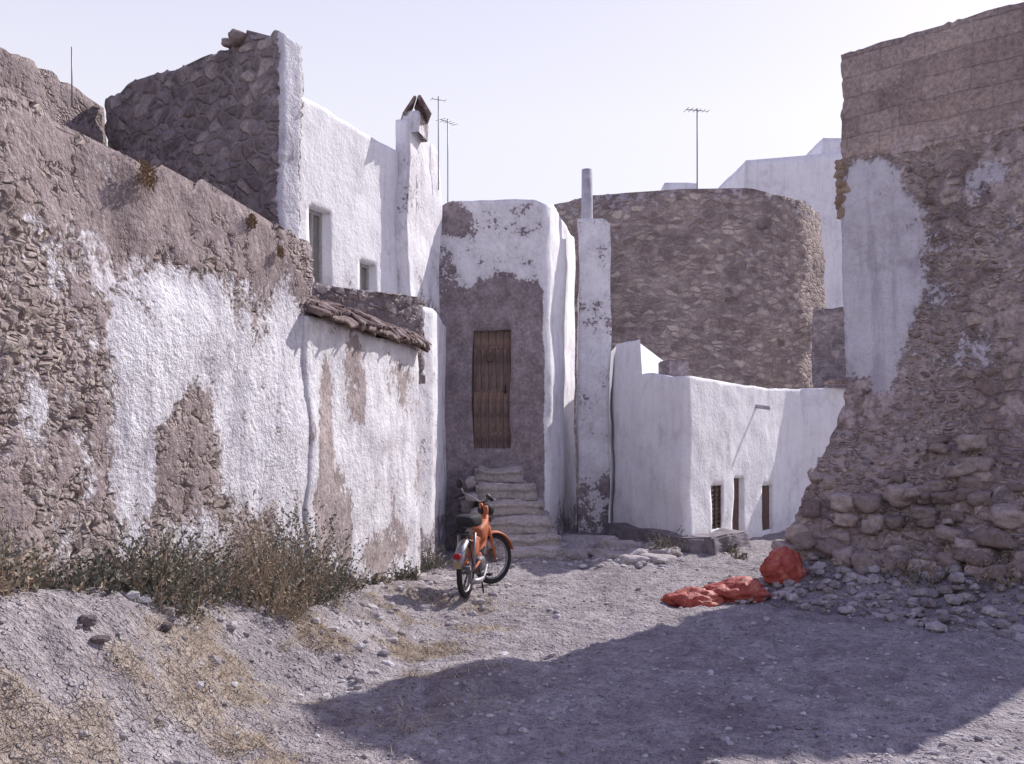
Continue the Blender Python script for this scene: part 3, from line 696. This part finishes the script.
for y in (-1,1):
    tube('grip',[(-.185,y*.2,1.03),(-.215,y*.31,.99)],.021,M_blk,stz,10); tube('lever',[(-.14,y*.18,1.02),(-.15,y*.31,.98)],.006,M_chr,stz,6)
tube('headlamp',[(-.11,0,.86),(-.02,0,.86),(.04,0,.86)],[.045,.07,.072],M_blk,stz,18); tube('headlamp_glass',[(.041,0,.86),(.052,0,.86)],[.066,.05],M_chr,stz,18)
tube('mirror_stem',[(-.16,.2,1.01),(-.19,.25,1.12)],.005,M_chr,stz,6); tube('mirror',[(-.20,.26,1.15),(-.185,.26,1.15)],[.05,.05],M_blk,stz,16)
tube('down_tube',[(.90,0,.80),(.80,0,.52),(.62,0,.38),(.42,0,.34)],[.035,.04,.045,.04],M_or2,mp,12)
tube('top_tube',[(.90,0,.76),(.66,0,.60),(.36,0,.56),(.18,0,.62)],[.03,.05,.06,.04],M_or2,mp,12)
tube('head_tube',[(.95,0,.66),(.885,0,.9)],.032,M_or2,mp,12)
def shell(name,c,s,mat,par,rot=(0,0,0),p=.6):
    bm=bmesh.new(); bmesh.ops.create_icosphere(bm,subdivisions=3,radius=1)
    for v in bm.verts: v.co=Vector([math.copysign(abs(q)**p,q)*k for q,k in zip(v.co,s)])
    o=child(name,bm,mat,par); o.location=c; o.rotation_euler=rot; return o
shell('fuel_tank',(.60,0,.66),(.20,.085,.09),M_or2,mp,(0,-.25,0)); shell('side_panel',(.24,0,.50),(.15,.07,.10),M_or2,mp)
shell('engine',(.48,0,.30),(.13,.085,.09),M_eng,mp)
for i in range(6): shell('cylinder_fin',(.58+.018*i,0,.37+.01*i),(.006,.065,.06),M_eng,mp,(0,.4,0))
shell('seat',(.12,0,.80),(.25,.12,.07),M_blk,mp,(0,.04,0)); tube('seat_post',[(.2,0,.55),(.15,0,.76)],.02,M_chr,mp)
for y in (-.085,.085):
    tube('swing_arm',[(.42,y*.6,.34),(0,y,.292)],.014,M_or2,mp); tube('shock',[(0,y,.30),(.05,y,.68)],[.02,.017],M_chr,mp,10)
    tube('rack_rail',[(.0,y,.70),(-.30,y,.68)],.007,M_blk,mp,6); tube('rack_stay',[(0,y,.31),(-.22,y,.68)],.006,M_blk,mp,6)
for x in (-.05,-.17,-.3): tube('rack_bar',[(x,-.085,.69),(x,.085,.69)],.006,M_blk,mp,6)
shell('tail_lamp',(-.345,0,.47),(.03,.04,.03),simple('red_lens',(.3,.02,.02),rough=.3,var=.1),mp); box('number_plate',(-.35,0,.38),(.01,.09,.07),simple('plate_paint',(.30,.22,.14),var=.2),mp,bev=.003)
tube('exhaust',[(.58,-.09,.28),(.35,-.11,.17),(.1,-.12,.17),(-.2,-.12,.2)],[.014,.016,.034,.03],M_chr,mp,12)
box('chain_guard',(.22,.09,.32),(.42,.015,.11),M_or2,mp,bev=.006); tube('pedal_crank',[(.45,-.12,.20),(.45,.12,.20)],.01,M_chr,mp,8)
for y in (-.16,.16): box('pedal',(.45+.05*(1 if y>0 else -1),y,.20),(.09,.06,.025),M_blk,mp,bev=.005)
for y in (-.1,.1): tube('stand_leg',[(.38,y*.6,.26),(.30,y*1.2,.01)],.010,M_blk,mp,6)

# ---------------------------------------------------------------- light
el=math.radians(39); sv=Vector((.69*math.cos(el),.724*math.cos(el),math.sin(el)))
sun=bpy.data.lights.new('sun','SUN'); sun.energy=5.0; sun.angle=math.radians(.5); sun.color=(1,.955,.92)
so=bpy.data.objects.new('sun',sun); scene.collection.objects.link(so); so.rotation_euler=(-sv).to_track_quat('-Z','Y').to_euler(); so.location=(8,10,12)
w=bpy.data.worlds.new('World'); scene.world=w; w.use_nodes=True; t=w.node_tree; bg=t.nodes['Background']
sky=t.nodes.new('ShaderNodeTexSky'); sky.sky_type='NISHITA'; sky.sun_disc=False; sky.sun_elevation=el; sky.sun_rotation=math.atan2(.69,.724)
sky.air_density=1.0; sky.dust_density=3.0; sky.ozone_density=2.0
# summer haze: whitish up to about 30 degrees, deeper lavender-blue towards the zenith
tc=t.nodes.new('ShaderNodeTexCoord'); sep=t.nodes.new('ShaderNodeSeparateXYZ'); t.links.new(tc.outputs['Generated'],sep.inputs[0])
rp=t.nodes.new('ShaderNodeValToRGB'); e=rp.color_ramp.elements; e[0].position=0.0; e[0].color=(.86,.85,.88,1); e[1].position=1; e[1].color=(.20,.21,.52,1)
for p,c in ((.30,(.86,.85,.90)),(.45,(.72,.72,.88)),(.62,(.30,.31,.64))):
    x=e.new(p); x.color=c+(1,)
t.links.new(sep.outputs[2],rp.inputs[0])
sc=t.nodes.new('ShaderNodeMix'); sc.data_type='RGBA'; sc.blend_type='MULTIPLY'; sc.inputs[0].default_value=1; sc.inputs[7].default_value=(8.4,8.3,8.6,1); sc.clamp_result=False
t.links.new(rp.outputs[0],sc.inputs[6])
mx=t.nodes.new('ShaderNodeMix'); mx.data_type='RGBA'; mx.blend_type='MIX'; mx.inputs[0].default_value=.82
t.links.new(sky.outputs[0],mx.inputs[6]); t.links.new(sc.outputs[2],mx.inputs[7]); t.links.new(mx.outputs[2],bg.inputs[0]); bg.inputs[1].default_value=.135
cam=bpy.data.cameras.new('camera'); cam.sensor_width=36; cam.lens=36*1000/1024; cam.shift_y=58/1024; cam.clip_end=2000
oc=bpy.data.objects.new('camera',cam); scene.collection.objects.link(oc); oc.location=(0,0,1.6); oc.rotation_euler=(math.radians(90),0,0); scene.camera=oc
scene.view_settings.view_transform='Standard'; scene.view_settings.look='None'; scene.view_settings.exposure=0
